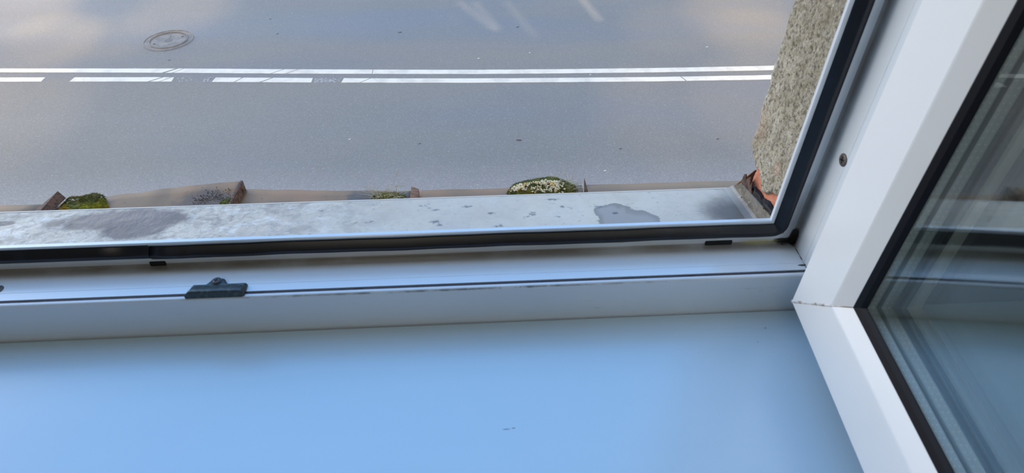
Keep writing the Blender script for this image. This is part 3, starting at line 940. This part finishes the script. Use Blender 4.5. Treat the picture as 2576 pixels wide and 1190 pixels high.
# dry grass tuft
t = empty('grass_tuft', (-.212, 1.120, ground(0, 1.120)))
gz = t.location.z
mb = MB(); mound(mb, (-.212, 1.118, gz), (.034, .022, .012), .25, 8); mb.build('moss_body', M_mossdk, t, smooth=True)
mb = MB(); tufts(mb, (-.212, 1.118, gz), (.036, .024, .013), .25, 8, 600, .005, .0006)
tag(mb.build('moss_shoots', M_mossdk, t), kind='stuff')
mb = MB()
for _ in range(85):
    x = -.212 + random.gauss(0, .015); a = random.uniform(0, 2 * PI)
    straw(mb, x, 1.118 + random.gauss(0, .008), gz + .006, a, random.uniform(.15, 1.1), random.uniform(.020, .045), .00065, .45)
for k in range(12):
    straw(mb, -.232 + random.gauss(0, .006), 1.12, gz + .004, random.uniform(1.9, 2.8), random.uniform(.3, .7), random.uniform(.035, .055), .00065, .2)
straw(mb, -.225, 1.116, gz + .004, PI - .15, .12, .062, .0006, .06)
straw(mb, -.230, 1.118, gz + .004, PI - .35, .10, .055, .0006, .06)
straw(mb, -.190, 1.125, gz + .016, .05, .02, .045, .0008, -.02)
mb.build('dry_blades', M_straw, t)
mb = MB()
straw(mb, -.205, 1.135, gz + .010, 1.35, .55, .052, .0004, .05)
straw(mb, -.198, 1.138, gz + .010, 1.10, .70, .036, .0008, .25)
straw(mb, -.198, 1.140, gz + .020, .25, .25, .020, .0009, .5)
straw(mb, -.205, 1.140, gz + .018, 2.4, .2, .016, .0008, .5)
for k in range(7):
    straw(mb, -.198 + k * .0008, 1.168 + k * .002, gz + .028 + k * .0015, random.uniform(.6, 2.0), .5, .006, .0005, .1, 3)
mb.build('seed_head', M_straw, t)
tag(t, 'small tuft of pale dry grass growing on the ledge, middle one of the growths', 'grass')

# hummock with pale flowering stonecrop
t = empty('moss_hummock', (.130, 1.120, ground(0, 1.120)))
gz = t.location.z
HC, HR = (.1300, 1.114, gz), (.082, .044, .037)
mb = MB(); mound(mb, HC, HR, .08, 2, 34); mb.build('moss_body', M_mossdk, t, smooth=True)
mb = MB(); tufts(mb, HC, HR, .08, 2, 6500, .0032, .00055, (.02, 1.5), .35)
tag(mb.build('moss_shoots', M_mossdk, t), kind='stuff')
mb = MB()
for _ in range(60):
    th = random.uniform(-.5, 1.3); p, nn = surf(HC, HR, th, random.uniform(.2, 1.1), .08, 2)
    a = random.uniform(-.6, 2.6)
    straw(mb, p.x, p.y, p.z, a, random.uniform(0, .5), random.uniform(.015, .045), .00045, .35)
for a, e, l, x, y in ((1.9, .9, .035, .185, 1.135), (1.15, 1.0, .034, .196, 1.135), (1.5, .8, .026, .128, 1.135), (PI - .1, .15, .035, .122, 1.146), (2.8, .5, .030, .186, 1.150)):
    straw(mb, x, y, gz + .026, a, e, l, .0005, .12)
mb.build('dry_blades', M_straw, t)
# blooms: small crumpled rosettes on stalks
mb = MB()
def rosette(c, r):
    L = []
    for j in range(5):
        ph = -PI / 2 + PI * j / 4
        L.append([(c[0] + r * math.cos(ph) * math.cos(a) * (1 + .35 * math.sin(3 * a + c[0] * 900)), c[1] + r * math.cos(ph) * math.sin(a) * (1 + .35 * math.cos(2 * a + c[1] * 900)), c[2] + r * .7 * math.sin(ph)) for a in [2 * PI * q / 7 for q in range(7)]])
    mb.loops(L)
for _ in range(300):
    u = random.random()
    x = random.choice([random.gauss(.118, .017), random.gauss(.137, .014), random.gauss(.152, .013), random.gauss(.080, .011), random.gauss(.072, .006), random.gauss(.156, .006)])
    dx = (x - HC[0]) / HR[0]
    if abs(dx) > .93: continue
    th_y = random.uniform(-.60, .08) * (1 - .45 * abs(x - .135) / .05 if x < .1 else 1)
    if abs(x - .1) < .006 and random.random() < .7: continue
    zz = math.sqrt(max(.02, 1 - dx * dx - th_y * th_y))
    p = Vector((x, HC[1] + th_y * HR[1], HC[2] + zz * HR[2] + random.uniform(.001, .006)))
    for _k in range(3):
        rosette(p + Vector((random.gauss(0, .0012), random.gauss(0, .0012), random.gauss(0, .0008))), random.uniform(.0009, .0019))
    mb.tube([p, p + Vector((random.gauss(0, .001), -.001, -.007))], .0003, 3)
tag(mb.build('stonecrop_blooms', M_cream, t), kind='stuff')
tag(t, 'rounded dark moss hummock with cream stonecrop blooms on the ledge', 'moss')
# grit lying on the buckled sheet
mb = MB()
for _ in range(900):
    x = random.gauss(-.592, .020); y = random.gauss(1.118, .014)
    if x > -.552: continue
    s = random.uniform(.0004, .0013)
    lift = 0
    z = ground(x, y) + s * .3 + .0085 * max(0, min(1, (x + .70) / .06)) * max(0, (y - 1.058) / .06) ** 1.6
    mb.prism([(x - s, y - s, z - .002), (x + s, y - s * .6, z - .002), (x + s * .5, y + s, z - .002)], [(x - s * .6, y - s * .5, z + s), (x + s * .6, y - s * .3, z + s), (x + s * .2, y + s * .6, z + s)])
o = mb.build('grit', green('grit_grey', (lin(112, 104, 98), lin(74, 68, 66), lin(150, 142, 136)), 500))
tag(o, 'dark loose grit gathered on the buckled sheet beside the small moss patch', 'grit', kind='stuff')

# ------------------------------------------------------------------ street below
RZ = -4.1
mb = MB(); mb.box(-30, 30, 3.9, 21, RZ - .2, RZ)
o = mb.build('ground_road', M_road); o['kind'] = 'structure'; o.name = 'ground_street'
mb = MB(); mb.box(-30, 30, .575, 3.78, RZ - .2, RZ + .12)
o = mb.build('ground_pavement', M_facade); o['kind'] = 'structure'
mb = MB(); mb.box(-30, 30, 3.78, 3.9, RZ - .2, RZ + .13)
o = mb.build('kerb', M_facade, bevel=.02); o['kind'] = 'structure'

L1t = [(-14, 9.58), (-8.09, 9.259), (-7.194, 9.205), (-5.407, 9.108), (-4.215, 9.04), (-3.02, 8.956), (-1.236, 8.845), (-0.049, 8.777), (1.141, 8.731), (2.635, 8.688), (4.146, 8.667), (5.375, 8.674), (14, 8.76)]
L1b = [(-14, 9.45), (-8.012, 9.127), (-7.128, 9.079), (-5.356, 8.977), (-4.173, 8.901), (-2.991, 8.818), (-1.226, 8.713), (-0.05, 8.646), (1.127, 8.601), (2.605, 8.554), (4.099, 8.529), (5.315, 8.536), (14, 8.62)]
L2t = [(-14, 9.29), (-7.917, 8.968), (-7.043, 8.918), (-4.718, 8.802), (-2.466, 8.654), (-1.215, 8.575), (-0.052, 8.512), (1.112, 8.464), (2.574, 8.412), (4.048, 8.382), (5.246, 8.378), (14, 8.46)]
L2b = [(-14, 9.16), (-7.839, 8.833), (-6.974, 8.787), (-4.667, 8.667), (-2.443, 8.518), (-1.205, 8.445), (-0.054, 8.382), (1.099, 8.335), (2.545, 8.282), (4.004, 8.251), (5.188, 8.247), (14, 8.33)]
def at(Lp, x):
    for a, b in zip(Lp, Lp[1:]):
        if a[0] <= x <= b[0]: return a[1] + (b[1] - a[1]) * (x - a[0]) / (b[0] - a[0])
def stripe(name, T, B, x0, x1, label, group=None, slants=(), worn=0):
    """painted line between x0 and x1; slants are narrow gaps (x, width, lean) left bare across it"""
    mb = MB()
    cuts = [x0]
    segs = []; cur = x0; lean0 = .0
    for (gx, gw, ln) in slants:
        segs.append((cur, gx - gw / 2, lean0, ln)); cur = gx + gw / 2; lean0 = ln
    segs.append((cur, x1, lean0, .0))
    for a, b, la, lb in segs:
        n = max(2, int((b - a) / .12))
        top, bot = [], []
        for i in range(n + 1):
            k = i / n
            x = a + (b - a) * k; ln = la + (lb - la) * k
            xt = x + ln * .5; xb = x - ln * .5
            if a == x0 and i == 0 and x0 > -13: xt += .02; xb += .0
            j = .004 * fbm((x * 3, 1, 0), 3)
            top.append((xt, at(T, xt) + j)); bot.append((xb, at(B, xb) + .004 * fbm((x * 3, 5, 0), 3)))
        vs = len(mb.v); m_ = len(top)
        for (x, y) in top: mb.v.append((x, y, RZ + .003))
        for (x, y) in bot: mb.v.append((x, y, RZ + .003))
        for (x, y) in top: mb.v.append((x, y, RZ - .002))
        for (x, y) in bot: mb.v.append((x, y, RZ - .002))
        for i in range(m_ - 1):
            mb.f.append((vs + i, vs + i + 1, vs + m_ + i + 1, vs + m_ + i))
            mb.f.append((vs + i, vs + i + 1, vs + 2 * m_ + i + 1, vs + 2 * m_ + i))
            mb.f.append((vs + m_ + i, vs + m_ + i + 1, vs + 3 * m_ + i + 1, vs + 3 * m_ + i))
        mb.f.append((vs, vs + m_, vs + 3 * m_, vs + 2 * m_))
        mb.f.append((vs + m_ - 1, vs + 2 * m_ - 1, vs + 4 * m_ - 1, vs + 3 * m_ - 1))
    o = mb.build(name, M_paint)
    tag(o, label, 'road marking', group)
    return o
stripe('road_line', L1t, L1b, -13.5, 13.5, 'unbroken white road line, the farther of the double centre line', None,
       slants=((-4.62, .05, .16), (-4.50, .018, .13), (-3.02, .022, .16), (-2.80, .018, .16), (-1.60, .008, 0)))
stripe('road_line', L2t, L2b, -2.02, 13.5, 'long solid white road line, the nearer of the pair at right', None,
       slants=((-1.68, .02, .14), (2.965, .018, -.05)))
stripe('road_line_dash', L2t, L2b, -13.4, -6.38, 'white dash cut off by the left edge, nearer row of the centre line')
stripe('road_line_dash', L2t, L2b, -5.97, -4.49, 'white dash just below the manhole cover, nearer row of the centre line', None, slants=((-4.74, .035, .16), (-4.60, .02, .13)))
stripe('road_line_dash', L2t, L2b, -3.90, -2.455, 'white dash with a worn faded left end, nearer row of the centre line', None, slants=((-3.53, .02, .09), (-3.12, .03, .15)))

# crumbs of paint left in the worn gaps
M_crumb = Mat('paint_crumbs', lin(198, 198, 196), .7)
mb = MB()
for (xa, xb, cnt, dens) in ((-4.03, -3.92, 110, 1), (-2.42, -2.05, 130, .4), (-4.45, -4.2, 25, .2)):
    for _ in range(cnt):
        x = random.uniform(xa, xb)
        y = random.uniform(at(L2b, x) + .01, at(L2t, x) - .01); s = random.uniform(.004, .012)
        q = [(x - s, y - s * .6), (x + s, y - s * .4), (x + s * .7, y + s * .6), (x - s * .8, y + s * .4)]
        mb.prism([(a, b, RZ - .001) for a, b in q], [(a, b, RZ + .002) for a, b in q])
tag(mb.build('paint_crumbs', M_crumb), 'flaked remains of white paint in the gaps between the dashes', 'road marking', kind='stuff')

# manhole
MC = Vector((-5.0, 10.05, RZ))
mh = empty('manhole_cover', MC)
def ringmesh(r0, r1, z0, z1, n=64, hump=0):
    mb = MB(); L = []
    for i in range(n):
        a = 2 * PI * i / n; ca, sa = math.cos(a), math.sin(a)
        L.append([(MC.x + r * ca, MC.y + r * sa, RZ + z) for r, z in ((r0, z0), (r0, z1), ((r0 + r1) / 2, z1 + hump), (r1, z1), (r1, z0))])
    mb.loops(L, closed_path=True); return mb
ringmesh(.365, .385, -.01, .004, hump=.006).build('frame_rim', M_iron, mh, smooth=True)
ringmesh(.300, .365, -.01, .001).build('bedding_ring', M_iron, mh)
ringmesh(.278, .300, -.01, .006, hump=.012).build('cover_rim', M_iron, mh, smooth=True)
mb = MB(); mb.cyl((MC.x, MC.y, RZ - .01), (0, 0, 1), .274, .012, 64); mb.build('cover_plate', M_iron, mh)
mb = MB(); mb.cyl((MC.x, MC.y, RZ), (0, 0, 1), .062, .004, 32)
mb.build('centre_boss', Mat('boss_iron', lin(112, 106, 100), .7), mh)
mb = MB()
a = R(100); d = Vector((math.cos(a), math.sin(a), 0)); s_ = Vector((-d.y, d.x, 0))
p0 = MC + d * .07; p1 = MC + d * .27
mb.prism([p0 - s_ * .008, p0 + s_ * .008, p1 + s_ * .008, p1 - s_ * .008], [q + Vector((0, 0, .007)) for q in (p0 - s_ * .006, p0 + s_ * .006, p1 + s_ * .006, p1 - s_ * .006)])
mb.build('raised_rib', M_iron, mh)
for aa in (R(35), R(215)):
    q = MC + Vector((math.cos(aa), math.sin(aa), 0)) * .22
    mb = MB(); mb.box(q.x - .018, q.x + .018, q.y - .012, q.y + .012, RZ + .0015, RZ + .0045); mb.build('lifting_slot', M_leaf, mh)
tag(mh, 'round cast iron manhole cover set in the far lane at upper left', 'manhole cover')

# dry leaf fragments and pale chips on the carriageway
random.seed(21)
def chip(name, x, y, s, ang, mat, label, group, cat, src=[None, {}]):
    if name not in src[1]:
        mb = MB()
        pts = [(-1, -.1), (-.5, -.35), (.2, -.3), (1, .05), (.4, .35), (-.4, .25)]
        mb.prism([(a, b, 0) for a, b in pts], [(a * .9, b * .9, .15 + .25 * (a * a)) for a, b in pts])
        o = mb.build(name, mat); src[1][name] = o
    else:
        o = src[1][name].copy(); COL.objects.link(o)
    o.location = (x, y, RZ); o.scale = (s, s, s * .5); o.rotation_euler = (0, 0, ang)
    tag(o, label, cat, group)
LG = 'scattered dry leaf fragments'
for x, y, s, a, w_ in ((.46, 6.86, .036, -.3, 'longest of the dark leaf fragments, lying mid lane below the solid road line'),
        (-.80, 6.85, .02, .4, 'dark leaf fragment in the near lane above the dry grass tuft'),
        (4.3, 6.75, .032, .1, 'dark leaf fragment in the near lane close to the roughcast reveal'),
        (3.0, 6.75, .022, .3, 'dark leaf fragment in the near lane left of the one by the reveal'),
        (1.72, 6.6, .022, .2, 'dark leaf fragment in the near lane above the thin upright seam'),
        (-4.75, 9.35, .022, .3, 'dark leaf fragment between the manhole cover and the farther road line'),
        (-3.3, 10.2, .024, .5, 'dark leaf fragment in the far lane right of the manhole cover'),
        (-3.55, 10.8, .022, .9, 'dark leaf fragment near the top edge up right of the manhole cover'),
        (-1.3, 10.15, .032, .1, 'dark leaf fragment in the far lane just left of the light streaks'),
        (.65, 10.25, .03, .3, 'dark leaf fragment lying among the light streaks on the far lane'),
        (.28, 5.70, .028, 0, 'dark leaf fragment nearest the ledge, above the moss hummock'),
        (-7.9, 10.4, .03, .2, 'dark leaf fragment at the far left of the far lane')):
    chip('leaf_fragment', x, y, s, a, M_leaf, w_, LG, 'leaf')
M_chip = Mat('pale_chip', lin(235, 232, 225), .7)
for x, y, s, a, w_ in ((1.45, 6.15, .018, 0, 'tiny pale chip on the near lane above the thin upright seam'),
        (-.02, 9.15, .022, .3, 'tiny pale chip on the far lane touching the unbroken road line'),
        (.78, 9.3, .018, .5, 'tiny pale chip on the far lane below the right light streaks'),
        (3.6, 9.35, .022, .2, 'tiny pale chip on the far lane close to the roughcast reveal'),
        (1.62, 8.54, .018, 0, 'tiny pale chip in the dark gap between both long road lines'),
        (-1.70, 7.0, .018, .4, 'tiny pale chip on the near lane below the worn dash')):
    chip('paint_chip', x, y, s, a, M_chip, w_, 'scattered pale chips', 'chip')
